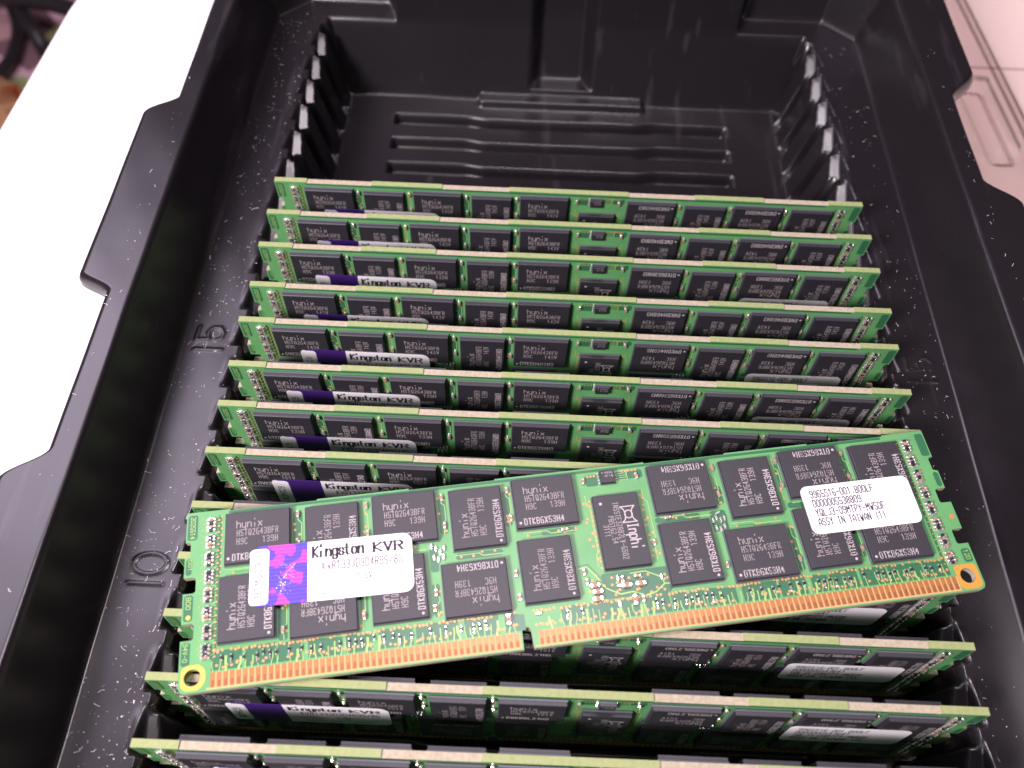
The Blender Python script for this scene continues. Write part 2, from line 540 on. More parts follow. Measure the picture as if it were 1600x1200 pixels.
# ------------------------------------------------------------------ the tray (vacuum formed sheet)
def build_tray():
    def ss(a, b, v):
        t_ = np.clip((v - a) / (b - a), 0, 1)
        return t_ * t_ * (3 - 2 * t_)

    def smin(a, b, k):
        h = np.clip(0.5 + 0.5 * (b - a) / k, 0, 1)
        return b * (1 - h) + a * h - k * h * (1 - h)

    def smax(a, b, k):
        return -smin(-a, -b, k)
    inner = list(np.arange(-60, 60.01, 0.5))
    side = list(np.arange(60.4, 70.6, 0.3)) + list(np.arange(70.7, 79.2, 0.3)) + list(np.arange(79.4, 87.6, 0.35))
    xs = np.array(sorted([-s for s in side] + inner + side))
    NE = 22
    ys = list(np.arange(-175, -94, 0.55)) + list(np.arange(-94, -84, 0.3)) + list(np.arange(-84, -44, 0.5)) + list(np.arange(-44, -32, 0.3)) + list(np.arange(-32, 24, 0.5)) + list(np.arange(24, 70, 0.22)) + list(np.arange(70, 90, 0.35)) + list(np.arange(90, 104, 0.8))
    ys = np.array(ys)
    xe = xs[-1]
    wl = 91.6 + 6.6 * (ss(18.6, 12.5, ys) * ss(-38.5, -33.5, ys) if False else (1 - ss(12.0, 18.5, ys)) * ss(-39.0, -34.5, ys)) + 6.8 * (1 - ss(-80, -73.5, ys))
    wr = 92.0 + 7.0 * ss(29.5, 40, ys) + 6.8 * (1 - ss(-5, 2.5, ys))
    tt = np.linspace(0, 1, NE + 1)[1:]
    tt = 1 - (1 - tt) ** 1.6
    X = np.zeros((len(ys), len(xs) + 2 * NE))
    for j in range(len(ys)):
        r = xe + (wr[j] - xe) * tt
        l = -(xe + (wl[j] - xe) * tt)[::-1]
        X[j] = np.concatenate([l, xs, r])
    Y = np.repeat(ys[:, None], X.shape[1], 1)
    A = np.abs(X)
    # pocket: tooth walls and grooves
    ph = (Y + 0.64 + 200) % 10.0
    dslot = np.minimum(ph, 10 - ph)
    groove = 1 - ss(1.1, 2.3, dslot)
    ztooth = -30 + (A - 62.6) * 4.7
    zgroove = -33 + (A - 67.1) * 15
    zside = ztooth * (1 - groove) + zgroove * groove
    # back wall with the central column recess
    col = 1 - ss(5.6, 9.6, np.abs(X + 0.6))
    wally = 67.6 + 5.5 * col * ss(-60, 40, Y)
    zback0 = -30 + (Y - 67.6) * 3.35
    zback = -30 + (Y - wally) * 3.35
    zback = smax(zback, np.minimum(zback0, -26.5), 0.6)
    zfront = -30 + (-150 - Y) * 5
    zp = smax(smax(zside, zback, 1.2), zfront, 1.2)
    zp = smax(zp, np.full_like(zp, -30), 1.4)
    # grooves for the contact edges, narrower in the middle
    phr = (Y + 200.0 + 4.0) % 10.0            # 0 at the near side of a groove
    cen = 1 - ss(20.5, 28.0, A)
    gback = 3.9 - 0.9 * cen
    gs = (phr + 0.9) % 10.0
    gr = np.clip(gs / 0.35, 0, 1) * np.clip((gback + 1.2 - gs) / 1.7, 0, 1) ** 1.9 * (gs < gback + 1.2)
    gr = np.minimum(gr * 1.6, 1)
    gr = gr * (1 - ss(47.6, 48.6, A)) * ((Y > -145) & (Y < 62))
    zp = np.where(zp < -24, zp - 3.2 * gr, zp)
    # low step against the back wall
    zp = np.where((zp < -22) & (Y > 63.0), np.maximum(zp, -30 + 2.0 * ss(63.6, 64.7, Y) * (1 - ss(23.6, 24.6, A)) * (Y < 75)), zp)
    # each tooth has a sloping shoulder that falls towards the front
    yt = (Y + 0.64 + 200) % 10.0          # 0 at a slot, 5 in the middle of a tooth
    cham = -9.1 - (69.6 - A) * 0.17 - (8.2 - yt) * 0.46 + np.maximum(0, A - 69.0) * 2.5
    cham = np.where((Y < 70.5) & (Y > -149) & (yt > 1.6) & (yt < 8.5), np.maximum(cham, -16), 50.0)
    zp = np.where((zp > -20) & (cham < 40), np.minimum(zp, cham), zp)
    # ledge
    yb = 73.9 + 7.3 * ss(47.0, 50.5, A)
    D = np.maximum(np.maximum(A - 81.0, Y - yb), (A + 1.05 * Y - (80.3 + 1.05 * 74)) / 1.45)
    D = np.maximum(D, -Y - 158)
    cap = np.full_like(zp, -9.0)
    z = smin(zp, cap, 1.3)
    steep = 3.9 + 5 * (1 - ss(49, 52, A)) * (Y > 70)
    zo = -9 + D * steep
    # the middle of the back wall runs on without a ledge, column recess too
    zo = np.where((Y > 60) & (A < 48), -9 + (Y - 73.9 - 5.5 * col) * 8.0, zo)
    z = smax(z, zo, 1.0)
    z = smin(z, np.full_like(z, 8.0), 2.2)
    # teeth: little humps between the slots
    dt = np.abs(((Y + 0.64 + 205) % 10.0) - 5.0)
    dt = 5 - dt
    dt = np.minimum(((Y + 5.64 + 200) % 10.0), 10 - ((Y + 5.64 + 200) % 10.0))
    hump = np.exp(-((A - 69.0) / 1.5) ** 4) * np.exp(-(dt / 2.7) ** 4) * (Y < 69) * (Y > -150)
    z = z + 0.25 * hump * (z > -9.6)
    # moulded slot numbers
    def seg(P, s=1):
        out = np.full_like(z, 99.0)
        for (ax, ay), (bx, by) in zip(P, P[1:]):
            L2 = (bx - ax) ** 2 + (by - ay) ** 2
            u = np.clip(((X - ax) * (bx - ax) + (Y - ay) * (by - ay)) / L2, 0, 1)
            out = np.minimum(out, np.hypot(X - ax - u * (bx - ax), Y - ay - u * (by - ay)))
        return out
    ell = [(-74.85 + 3.0 * math.cos(a), -87.6 + 1.95 * math.sin(a)) for a in np.linspace(0, 6.2832, 17)]
    dd = seg([(-77.9, -91.3), (-71.9, -91.3)])
    dd = np.minimum(dd, seg(ell))
    dd = np.minimum(dd, seg([(-78.0, -40.7), (-72.3, -40.6)]))
    dd = np.minimum(dd, seg([(-78.0, -34.8), (-78.2, -38.2), (-75.5, -38.0), (-76.0, -36.4), (-75.2, -35.0), (-73.6, -34.9), (-72.7, -36.2), (-72.9, -37.6), (-73.8, -38.2)]))
    dd = np.minimum(dd, seg([(72.0, -41), (77.9, -41)]))
    dd = np.minimum(dd, seg([(72.4, -34.9), (72.3, -38.2), (75, -38), (74.6, -36.2), (75.5, -35), (77, -35), (78, -36.4), (77.2, -38)]))
    z = z + 0.17 * np.exp(-(dd / 0.30) ** 2) * (np.abs(z + 9) < 2)
    # outer edge rolls over
    de = np.minimum(np.where(X < 0, A * -1 + wl[:, None], wr[:, None] - A), 104 - Y)
    z = z - 2.6 * np.clip(1 - de / 2.2, 0, 1) ** 2.2 * (A > 84)
    # slight warp of the thin sheet
    z = z + 0.12 * np.sin(X * 0.11 + Y * 0.05) * np.sin(Y * 0.083) + 0.05 * np.sin(X * 0.31 + 1) * np.sin(Y * 0.27 + X * 0.1)
    # skirt column
    X = np.hstack([X[:, :1] - 0.15, X, X[:, -1:] + 0.15])
    Y = np.hstack([Y[:, :1], Y, Y[:, -1:]])
    z = np.hstack([z[:, :1] - 1.6, z, z[:, -1:] - 1.6])
    ny, nx = X.shape
    co = np.stack([X, Y, z], -1).reshape(-1, 3) * MM
    idx = np.arange(ny * nx).reshape(ny, nx)
    q = np.stack([idx[:-1, :-1], idx[:-1, 1:], idx[1:, 1:], idx[1:, :-1]], -1).reshape(-1, 4)
    me = bpy.data.meshes.new('module_tray')
    me.vertices.add(len(co)); me.vertices.foreach_set('co', co.ravel())
    me.loops.add(q.size); me.loops.foreach_set('vertex_index', q.ravel().astype(np.int32))
    me.polygons.add(len(q)); me.polygons.foreach_set('loop_start', np.arange(0, q.size, 4, dtype=np.int32))
    me.polygons.foreach_set('use_smooth', np.ones(len(q), dtype=bool))
    me.materials.append(M['tray'])
    me.update(calc_edges=True)
    me.validate()
    return me


tray = obj('module_tray', build_tray())
tag(tray, 'black moulded plastic tray holding the row of green memory modules', 'tray')

# dust on the tray
mb = MB()
r2 = random.Random(3)


def speck(x, y, z, s):
    if r2.random() < 0.2:     # short fibre
        a = r2.random() * 3.14; L = s * r2.uniform(1.5, 3)
        b = a + r2.uniform(-1, 1)
        p0 = (x, y); p1 = (x + math.cos(a) * L, y + math.sin(a) * L); p2 = (p1[0] + math.cos(b) * L, p1[1] + math.sin(b) * L)
        mb.line([p0, p1, p2], min(s, .16) * 0.45, z + 0.08, 'dust')
    else:
        mb.blob(x, y, s * r2.uniform(.3, .6), s * r2.uniform(.3, .6), z, s * 0.4, 'dust', 5)


for _ in range(620):
    y = -125 + 200 * r2.random() ** 1.35
    speck(-80.5 + 10.5 * r2.random(), y, -8.98, r2.choice([.1, .12, .16, .22, .3]) * (0.75 if y > 0 else 1))
for _ in range(170):
    speck(70 + 10.5 * r2.random(), r2.uniform(-120, 70), -8.98, r2.choice([.1, .12, .15, .2]))
for _ in range(55):
    y = r2.uniform(-110, 60)
    speck(-r2.uniform(87.5, 90.5), y, 8.0, r2.choice([.12, .16, .2, .3]))
for _ in range(35):
    speck(r2.uniform(87.5, 90.5), r2.uniform(-60, 70), 8.0, r2.choice([.1, .14, .18]))
t = obj('dust', mb.build_mesh('dust'))
tag(t, 'pale dust specks and fibres scattered over the ledges of the black tray', kind='stuff')

# ------------------------------------------------------------------ memory module parts (local: x = along, y = up the board, z = out of the face)
BW, BH, BT = 133.35, 30.0, 1.27
SEGS = [(0, 7.3, 1), (7.3, 22, 0), (22, 38, 1), (38, 53.2, 0), (53.2, 80.3, 1), (80.3, 95.3, 0), (95.3, 111, 1), (111, 125.6, 0), (125.6, BW, 1)]


def board_outline():
    P = [(0.9, 0), (0.3, 0.3), (0, 0.9), (0, 8.1), (1.6, 8.1), (2.0, 8.5), (2.0, 9.2)]
    P = [(1.0, 0), (0.3, 0.3), (0, 1.0), (0, 8.2), (1.7, 8.2), (2.0, 8.5), (2.0, 10.6), (1.7, 10.9), (0, 10.9), (0, 15.9), (1.7, 15.9), (2.0, 16.2), (2.0, 18.3), (1.7, 18.6), (0, 18.6), (0, 22.0), (0.9, 22.3), (0.9, 24.4), (0.6, 24.8), (0, 24.8), (0, 30.0)]
    L = list(P)
    for a, b, hi in SEGS:
        y = 30.0 + (0.12 if hi else -0.12)
        L += [(a + 0.01, y), (b - 0.01, y)]
    R = [(BW - x, y) for x, y in P][::-1]
    L = [p for p in L if not (p == (0, 30.0))]
    L += [p for p in R if not (p[1] == 30.0)]
    k = 55.1       # key notch in the contact edge
    L += [(k + 0.85, 0), (k + 0.75, 3.0), (k + 0.45, 3.5), (k - 0.45, 3.5), (k - 0.75, 3.0), (k - 0.85, 0)]
    return L


def board_mesh():
    cu = bpy.data.curves.new('o', 'CURVE')
    cu.dimensions = '2D'
    cu.fill_mode = 'BOTH'

    def spline(pts):
        s = cu.splines.new('POLY')
        s.points.add(len(pts) - 1)
        for i, (a, b) in enumerate(pts):
            s.points[i].co = (a, b, 0, 1)
        s.use_cyclic_u = True
    spline(board_outline())
    for hx, hy in ((2.15, 2.35), (BW - 2.4, 2.6)):
        spline([(hx + 1.28 * math.cos(6.2832 * i / 28), hy + 1.28 * math.sin(6.2832 * i / 28)) for i in range(28)])
    cu.extrude = BT / 2
    o = bpy.data.objects.new('o', cu)
    me = bpy.data.meshes.new_from_object(o)
    bpy.data.objects.remove(o)
    mb = MB()
    vs = [(v.co.x, v.co.y, v.co.z - BT / 2) for v in me.vertices]
    mb.v = list(vs)
    for p in me.polygons:
        n = p.normal
        c = p.center
        if abs(n.z) > 0.5:
            k = 'mask'
        else:
            k = 'edge_cream'
            if c.y > 29.5:
                for a, b, hi in SEGS:
                    if a <= c.x <= b and hi:
                        k = 'edge_green'
            elif c.y < 4 and (c.x < 60 or True):
                k = 'edge_green' if c.x < 5 else 'edge_cream'
        mb.f.append(tuple(p.vertices)); mb.m.append(mb.slot(k))
    bpy.data.meshes.remove(me)
    R = random.Random(11)
    z1, z2, z3, z4 = 0.02, 0.04, 0.06, 0.08
    hl = (2.15, 2.35); hr = (BW - 2.4, 2.6)

    def around_hole(hx, hy, outer, z, k, a0=0, n=28, rr=1.30):
        # ring polygon fan from hole circle to an outer outline sampled by angle
        for i in range(n):
            t0 = 6.2832 * i / n; t1 = 6.2832 * (i + 1) / n
            q = []
            for t_ in (t0, t1):
                q.append((hx + rr * math.cos(t_), hy + rr * math.sin(t_), outer(t_)))
            mb.flat([(q[0][0], q[0][1]), q[0][2], q[1][2], (q[1][0], q[1][1])], z, k)

    def boxray(hx, hy, x0, y0, x1, y1):
        def f(t_):
            c, s = math.cos(t_), math.sin(t_)
            tx = ((x1 - hx) / c if c > 1e-6 else (x0 - hx) / c if c < -1e-6 else 1e9)
            ty = ((y1 - hy) / s if s > 1e-6 else (y0 - hy) / s if s < -1e-6 else 1e9)
            u = min(tx, ty)
            return (hx + c * u, hy + s * u)
        return f
    def lobe(f, hx, hy, rmax):
        def g(t_):
            x, y = f(t_)
            L = math.hypot(x - hx, y - hy)
            return (hx + (x - hx) * min(1, rmax / L), hy + (y - hy) * min(1, rmax / L))
        return g
    around_hole(*hl, lobe(boxray(*hl, 0.35, 0.35, 4.2, 4.3), *hl, 2.15), z1, 'mask_yellow')
    around_hole(*hr, lobe(boxray(*hr, 129.0, 0.35, BW - 0.35, 4.6), *hr, 2.6), z1, 'mask_orange')
    # dark band above the contacts
    x = 5.0
    while x < 128.6:
        w = R.uniform(3, 7)
        if not (52.6 < x < 57.4):
            mb.flat([(x, 3.05), (min(x + w, 128.6), 3.05), (min(x + w, 128.6), 6.1 + R.uniform(-.5, .3)), (x, 6.1)], z1, 'mask_dark')
        x += w + R.choice([0.25, 0.5, 1.0])
    # dark channels between packages
    def dark(x0, y0, x1, y1):
        mb.flat([(x0 + .3, y0), (x1 - .3, y0), (x1, y0 + .3), (x1, y1 - .3), (x1 - .3, y1), (x0 + .3, y1), (x0, y1 - .3), (x0, y0 + .3)], z1, 'mask_dark')
    for c in ((17.9, 19.0, 19.5, 28.2), (15.4, 6.4, 16.9, 17), (28.6, 8.2, 29.9, 14), (40.6, 14.5, 42.0, 18.8), (53.9, 21, 55.3, 27.5),
              (40.5, 7, 41.8, 12.5), (42.8, 21.0, 44.2, 28), (60, 18.6, 66, 19.6), (45, 16.1, 53, 17.2), (68.8, 6.3, 80.2, 10.7), (75.0, 27.3, 79.6, 28.9), (69.2, 26.6, 71.5, 28.8),
              (89.8, 15.6, 92.6, 19.4), (80, 18.3, 88, 19.4), (102.6, 7, 103.7, 15), (113.8, 8, 114.9, 16.5), (91.6, 20.5, 92.9, 24), (104, 18.2, 112, 19.3), (103.6, 22, 104.4, 28), (116.2, 20, 117.2, 27.5), (5.2, 18.3, 5.9, 29)):
        dark(*c)
    dark(5.25, 5.2, 5.7, 29.2)
    dark(127.5, 5.2, 128.0, 28.8)
    # darker tabs at the four top corners, as a routed border
    dark(0.25, 25.1, 1.9, 29.6); dark(0.25, 19.0, 1.2, 21.8); dark(0.25, 11.3, 1.7, 15.6); dark(0.25, 4.2, 1.6, 7.9)
    dark(BW - 1.8, 25.1, BW - .25, 29.6); dark(BW - 1.2, 19.0, BW - .25, 21.8); dark(BW - 1.9, 4.9, BW - .35, 7.3)
    mb.flat([(7, 29.3), (125, 29.3), (125, 29.8), (7, 29.8)], z1, 'mask_dark')
    # via helper
    def via(x, y, r=0.28):
        mb.disc(x, y, r, z3, 'via'); mb.disc(x, y, r * 0.45, z4, 'via_core', 6)
    # contacts and fan-out traces
    n = 0
    x = 5.3
    while x < 128.9:
        if not (53.6 < x < 56.6):
            mb.flat([(x - .38, 0.5), (x + .38, 0.5), (x + .38, 2.75), (x - .38, 2.75)], z2, 'gold')
            mb.flat([(x - .2, 0.5), (x + .26, 0.5), (x + .22, 1.5 + R.uniform(-.2, .3)), (x - .16, 1.5)], z3, 'finger_worn')
            mb.flat([(x + .38, 0.5), (x + .62, 0.5), (x + .62, 2.75), (x + .38, 2.75)], z1, 'finger_gap')
            y1 = R.uniform(3.5, 4.3); dx = R.uniform(-.35, .35)
            if R.random() < 0.8:
                wd = R.choice([0.12, 0.14, 0.2, 0.36])
                mb.line([(x, 2.75), (x, 3.2), (x + dx, y1), (x + dx, y1 + 0.9)], wd, z2, 'trace')
        x += 1.0; n += 1
    mb.flat([(4.4, 0.25), (53.9, 0.25), (53.9, 0.5), (4.4, 0.5)], z1, 'finger_gap')
    mb.flat([(56.3, 0.25), (129, 0.25), (129, 0.5), (56.3, 0.5)], z1, 'finger_gap')
    # via rows
    for i in range(190):
        x = 5.4 + i * 0.65 + R.uniform(-.12, .12)
        if 54 < x < 56.5:
            continue
        if R.random() < .8:
            via(x, 5.95 + R.uniform(-.15, .2), 0.25)
        if R.random() < .75:
            via(x + R.uniform(-.3, .3), 3.6 + R.uniform(-.25, .5), 0.25)
    # end columns
    for i in range(44):
        y = 5.2 + i * 0.55
        via(5.45 + (i % 2) * 0.5, y, 0.2); mb.line([(4.9, y - .25), (5.4, y)], .1, z2, 'trace')
        if i % 2:
            mb.disc(2.75 + (i % 4 == 1) * .25, y, 0.12, z3, 'via', 6)
            mb.disc(BW - 2.9 - (i % 4 == 1) * .25, y, 0.12, z3, 'via', 6)
        via(127.75 + (i % 2) * 0.3, y - .2, 0.14)
    # vias and bends inside the channels
    for cx, y0, y1 in ((18.7, 19, 28.5), (16.2, 6.5, 17.5), (29.2, 6.5, 17), (41.2, 7, 12.5), (55, 21, 28.5), (30.4, 19, 28.6), (43.3, 21, 28.6), (92.2, 20.5, 28), (103.1, 7, 15), (114.3, 7.5, 17), (103.9, 20, 28), (116.6, 20, 28), (79, 12, 25), (68.6, 12, 25)):
        ox = R.uniform(-.25, .25)
        mb.line([(cx + ox, y0), (cx + ox, y0 + 2), (cx + ox + .45, y0 + 2.5), (cx + ox + .45, y1 - 2.4), (cx + ox - .1, y1 - 1.9), (cx + ox - .1, y1)], 0.13, z2, 'trace')
        for _ in range(int((y1 - y0) / 1.6)):
            via(cx + R.uniform(-.55, .55), R.uniform(y0, y1), 0.25)
    for i in range(14):
        via(69.2, 11.8 + i * 0.93 + R.uniform(-.2, .2), 0.24)
        if i % 3:
            via(78.3 + R.uniform(-.1, .3), 11.8 + i * 0.93, 0.22)
    for x0, x1, y in ((7, 17, 18.9), (21, 29, 16.9), (32, 40, 18.8), (45, 53, 16.6), (57, 66, 19.1), (81, 90, 19.0), (93, 102, 16.4), (105, 113, 18.9), (117, 126, 16.2)):
        mb.line([(x0, y + .3), (x0 + 4, y + .3), (x0 + 4.6, y - .2), (x1, y - .2)], 0.14, z2, 'trace')
        mb.line([(x0 + 1, y - .2), (x0 + 3.6, y - .2), (x0 + 4.2, y - .5), (x1 - 2, y - .5)], 0.10, z2, 'mask_dark')
        for _ in range(4):
            via(R.uniform(x0, x1), y + R.uniform(-.4, .5), 0.22)
    # dark outlines of the copper pour round the register
    mb.line([(65.2, 12), (66.6, 12.2), (68, 10.3), (69.2, 8.2), (71.5, 6.9), (73.6, 7.1), (75.6, 6.2), (77.5, 6.6), (79.2, 7.8), (81, 7.6)], 0.22, z3, 'trace')
    mb.line([(65.2, 12.4), (66.8, 12.6), (68.3, 10.6), (69.5, 8.5), (71.6, 7.2), (73.6, 7.4)], 0.12, z3, 'mask_dark')
    mb.line([(73.8, 10.2), (76.3, 10.3), (78.8, 9.0), (79.2, 7.8)], 0.2, z3, 'trace')
    for q in range(5):
        mb.line([(74.8, 28.9 - .42 * q), (76.0 + .2 * q, 28.9 - .42 * q), (77.2 - .1 * q, 29.1 - .12 * q)], 0.1, z2, 'trace')
    for q in range(5):
        via(76.0 + q * .62, 28.85, .24)
    for q in range(3):
        via(69.7 + q * .6, 28.5, .24)
    for _ in range(26):
        via(R.uniform(66, 80), R.uniform(6.4, 10.6), 0.24)
    mb.disc(0.85, 9.4 + 4, 0.01, z4, 'via')
    mb.disc(BW - 1.0, 13.2, 0.52, z3, 'via', 14)
    mb.disc(1.05, 11.9, 0.42, z3, 'mask_yellow', 12)
    text(mb, "2025514", 0.75, 29.2, 3.9, 0.75, z4, 'trace', .11, -math.pi / 2)
    text(mb, "001", 0.7, 21.6, 1.9, 0.5, z4, 'trace', .1, -math.pi / 2)
    text(mb, "B00", 0.6, 15.2, 2.0, 0.75, z4, 'trace', .11, -math.pi / 2)
    text(mb, "94V-0", 0.55, 7.7, 2.9, 0.7, z4, 'trace', .1, -math.pi / 2)
    text(mb, "120", BW - 1.5, 7.0, 1.7, 0.8, z4, 'trace', .1, -math.pi / 2)
    return mb.build_mesh('circuit_board')


def chip_mesh(code, serial, w=11.1, h=9.3):
    mb = MB()
    x0, y0, x1, y1 = -w / 2, -h / 2, w / 2, h / 2
    c = 0.16
    mb.box(x0, y0, x1, y1, 0.12, 0.42, 'chip_rim')
    mb.box(x0 + c, y0 + c, x1 - c, y1 - c, 0.42, 1.12, 'chip', 0.09, 'chip')
    for i in range(10):      # solder balls under the two long edges
        xx = x0 + .8 + i * (w - 1.6) / 9
        mb.blob(xx, y0 + .35, .18, .18, 0.0, .14, 'solder', 6)
        mb.blob(xx, y1 - .35, .18, .18, 0.0, .14, 'solder', 6)
    z = 1.135
    text(mb, "hynix", x0 + 2.1, y1 - 2.95, 4.3, 1.25, z, 'laser', .14, gap=.4)
    text(mb, "H5TQ2G43BFR", x0 + 2.2, y1 - 4.45, 6.9, 1.08, z, 'laser', .105, gap=.56)
    text(mb, "H9C", x0 + 2.2, y1 - 5.95, 1.8, 1.08, z, 'laser', .105, gap=.56)
    text(mb, code, x0 + 6.5, y1 - 5.95, 2.5, 1.08, z, 'laser', .105, gap=.56)
    text(mb, serial, x0 + 1.55, y0 + 0.65, 6.9, 1.08, z, 'laser_bold', .145, gap=.54)
    mb.disc(x0 + 0.85, y0 + 1.05, 0.24, z, 'laser_bold', 10)
    return mb.build_mesh('memory_chip')


def back_chip_mesh(w=11.1, h=9.3):
    mb = MB()
    x0, y0, x1, y1 = -w / 2, -h / 2, w / 2, h / 2
    mb.box(x0, y0, x1, y1, 0.12, 0.42, 'chip_rim')
    mb.box(x0 + .16, y0 + .16, x1 - .16, y1 - .16, 0.42, 1.12, 'chip', 0.09)
    return mb.build_mesh('back_memory_chip')


def register_mesh():       # local frame before turning: x along the text
    mb = MB()
    w, h = 13.4, 8.2
    x0, y0, x1, y1 = -w / 2, -h / 2, w / 2, h / 2
    mb.box(x0, y0, x1, y1, 0.12, 0.45, 'chip_rim')
    mb.box(x0 + .12, y0 + .12, x1 - .12, y1 - .12, 0.45, 1.2, 'chip', 0.08)
    z = 1.215
    mb.disc(x0 + 1.7, y0 + 1.35, 0.27, z, 'laser_bold', 12)
    # bow shaped mark with a ring
    cx, cy = x0 + 4.1, y1 - 2.35
    a, b = 1.45, 1.25
    w_ = .2
    mb.line([(cx - a, cy + b), (cx - a, cy - b)], w_, z, 'laser_bold')
    mb.line([(cx + a, cy + b), (cx + a, cy - b)], w_, z, 'laser_bold')
    for s in (1, -1):
        pts = [(cx - a, cy + s * b)] + [(cx + a * math.cos(math.radians(t_)) * .75, cy + s * (.35 + .38 * (1 - math.sin(math.radians(t_))) + .22)) for t_ in (150, 120, 90, 60, 30)] + [(cx + a, cy + s * b)]
        mb.line(pts, w_, z, 'laser_bold')
    ring = [(cx + .72 * math.cos(t_ * .3927), cy + .66 * math.sin(t_ * .3927)) for t_ in range(17)]
    mb.line(ring, w_, z + .006, 'laser_bold')
    text(mb, "Inphi", x0 + 5.9, y1 - 2.9, 4.6, 1.8, z, 'laser_bold', .22, gap=.42)
    text(mb, "INSSTE32882LV-GS02", x0 + 1.7, y1 - 4.75, 10.3, 0.95, z, 'laser', .10, gap=.55)
    text(mb, "PBS1G2.54", x0 + 4.2, y1 - 5.95, 4.9, 0.9, z, 'laser', .10, gap=.55)
    text(mb, "3111", x0 + 5.7, y1 - 7.05, 2.1, 0.9, z, 'laser', .10, gap=.55)
    return mb.build_mesh('register_chip')


def eeprom_mesh():
    mb = MB()
    mb.box(-1.4, -1.25, 1.4, 1.25, 0.05, 0.3, 'chip_rim')
    mb.box(-1.33, -1.18, 1.33, 1.18, 0.3, 0.85, 'chip', .06)
    for i in range(4):
        mb.blob(-1.62, -.95 + i * .62, .24, .2, 0.03, .35, 'solder', 8)
        mb.blob(1.55, -.95 + i * .62, .15, .16, 0.03, .2, 'solder', 8)
    mb.disc(-.9, .75, .1, .865, 'laser_bold')
    text(mb, "48SG", -.5, .55, 1.5, .35, .865, 'laser', .06)
    text(mb, "311B", -.5, -.1, 1.5, .35, .865, 'laser', .06)
    return mb.build_mesh('small_chip')


def cap_mesh(L=1.15, Wd=.6, H=.5, body='ceramic'):
    mb = MB()
    mb.box(-L * .22, -Wd / 2, L * .22, Wd / 2, .03, H * .92, body, .04)
    for s in (-1, 1):
        mb.blob(s * L * .36, 0, L * .24, Wd * .56, .02, H * 1.02, 'solder', 8)
    return mb.build_mesh('capacitor', True)


def array_mesh(seed, n=4, mirror=False):
    mb = MB()
    R = random.Random(seed)
    for i in range(n):
        y = (i - (n - 1) / 2) * .62
        k = R.random()
        mb.box(-.28, y - .22, .28, y + .22, .03, .42, 'resistor' if k < .62 else 'ceramic', .03)
        for s in (-1, 1):
            mb.blob(s * .55, y + R.uniform(-.08, .08), .36, .31, .02, R.uniform(.3, .55), 'solder', 8)
        if R.random() < .45:
            mb.blob(R.uniform(-.2, .2), y + .3, .34, .2, .02, .5, 'solder', 8)
    mb.blob(R.uniform(-.3, .3), (n / 2) * .62 + .02, .42, .17, .02, .25, 'solder', 8)
    return mb.build_mesh('resistor_array', True)


def pin_resistor_mesh(seed):
    mb = MB()
    R = random.Random(seed)
    mb.box(-.19, -.17, .19, .17, .03, .28, 'resistor', .03)
    mb.blob(0, .36, .20, .20, .05, .25, 'solder', 8)
    mb.blob(0, -.38, .2, .24, .05, .3, 'solder', 8)
    if seed % 2:
        mb.blob(R.uniform(-.05, .05), -.8, .12, .4, .05, .12, 'solder', 8)
    return mb.build_mesh('pin_resistor', True)


def rrect(x0, y0, x1, y1, r, n=6, corners=(1, 1, 1, 1)):
    out = []
    for ci, (cx, cy, a) in enumerate(((x0 + r, y0 + r, 180), (x1 - r, y0 + r, 270), (x1 - r, y1 - r, 0), (x0 + r, y1 - r, 90))):
        if corners[ci]:
            for i in range(n + 1):
                t_ = math.radians(a + 90 * i / n)
                out.append((cx + r * math.cos(t_), cy + r * math.sin(t_)))
        else:
            out.append(((x0, x1, x1, x0)[ci], (y0, y0, y1, y1)[ci]))
    return out


def brand_label_mesh(foil, pill):
    mb = MB()
    w, h = 26.8, 10.2
    # white body right of the foil and foil block
    mb.prism(rrect(9.4, 0, w, h, 1.6, corners=(0, 1, 1, 0)), 0, .09, 'paper', 'paper_side')
    mb.prism(rrect(0.9, 0, 9.4, h, .8, corners=(1, 0, 0, 1)), 0, .085, foil, foil)
    mb.prism(rrect(0, 0.25, 3.1, h - .45, .7), 0, .12, 'paper', 'paper_side')
    z = .105
    text(mb, "Kingston", 10.3, h - 2.75, 8.4, 1.75, z, 'ink', nib=(.17, .42), serif=True, gap=.38)
    mb.line([(18.9 + .35 * math.cos(a * .7854), h - 1.3 + .35 * math.sin(a * .7854)) for a in range(9)], .07, z, 'ink')
    text(mb, "KVR", 20.4, h - 2.75, 4.9, 1.45, z, 'ink', nib=(.17, .44), serif=True, gap=.4)
    text(mb, "KVR1333D3D4R9S/8G", 11.9, h - 5.1, 13.2, 1.4, z, 'ink', .15, gap=.5)
    text(mb, "1.5V", 17.6, h - 7.2, 2.4, 1.0, z, 'ink', .13)
    text(mb, "WARRANTY VOID IF REMOVED", 11.9, .9, 12.0, .55, z, 'ink', .07)
    text(mb, pill, 1.95, 1.6, 5.9, 1.1, .135, 'ink', .14, math.pi / 2)
    if foil == 'holo':       # engraved star burst on the foil
        R = random.Random(2)
        mb.line([(6.3, 5.6), (7.4, 6.7)], .07, z, 'spark')
        mb.line([(6.0, 5.0), (5.5, 4.4)], .13, z, 'spark')
        mb.line([(6.4, 4.9), (7.0, 4.5)], .04, z, 'spark')
        for _ in range(46):
            a = R.uniform(0, 6.28); rr = R.uniform(1.1, 1.7) if R.random() < .6 else R.uniform(0, 2.6)
            mb.disc(6.0 + rr * math.cos(a) * .75, 5.0 + rr * math.sin(a) * 1.35, R.choice([.03, .05, .07]), z, 'spark', 5)
        for _ in range(30):
            mb.disc(5.2 + R.gauss(0, .35), 3.0 + R.gauss(0, .7), R.choice([.05, .07, .12]), z, 'spark', 5)
    return mb.build_mesh('brand_label')


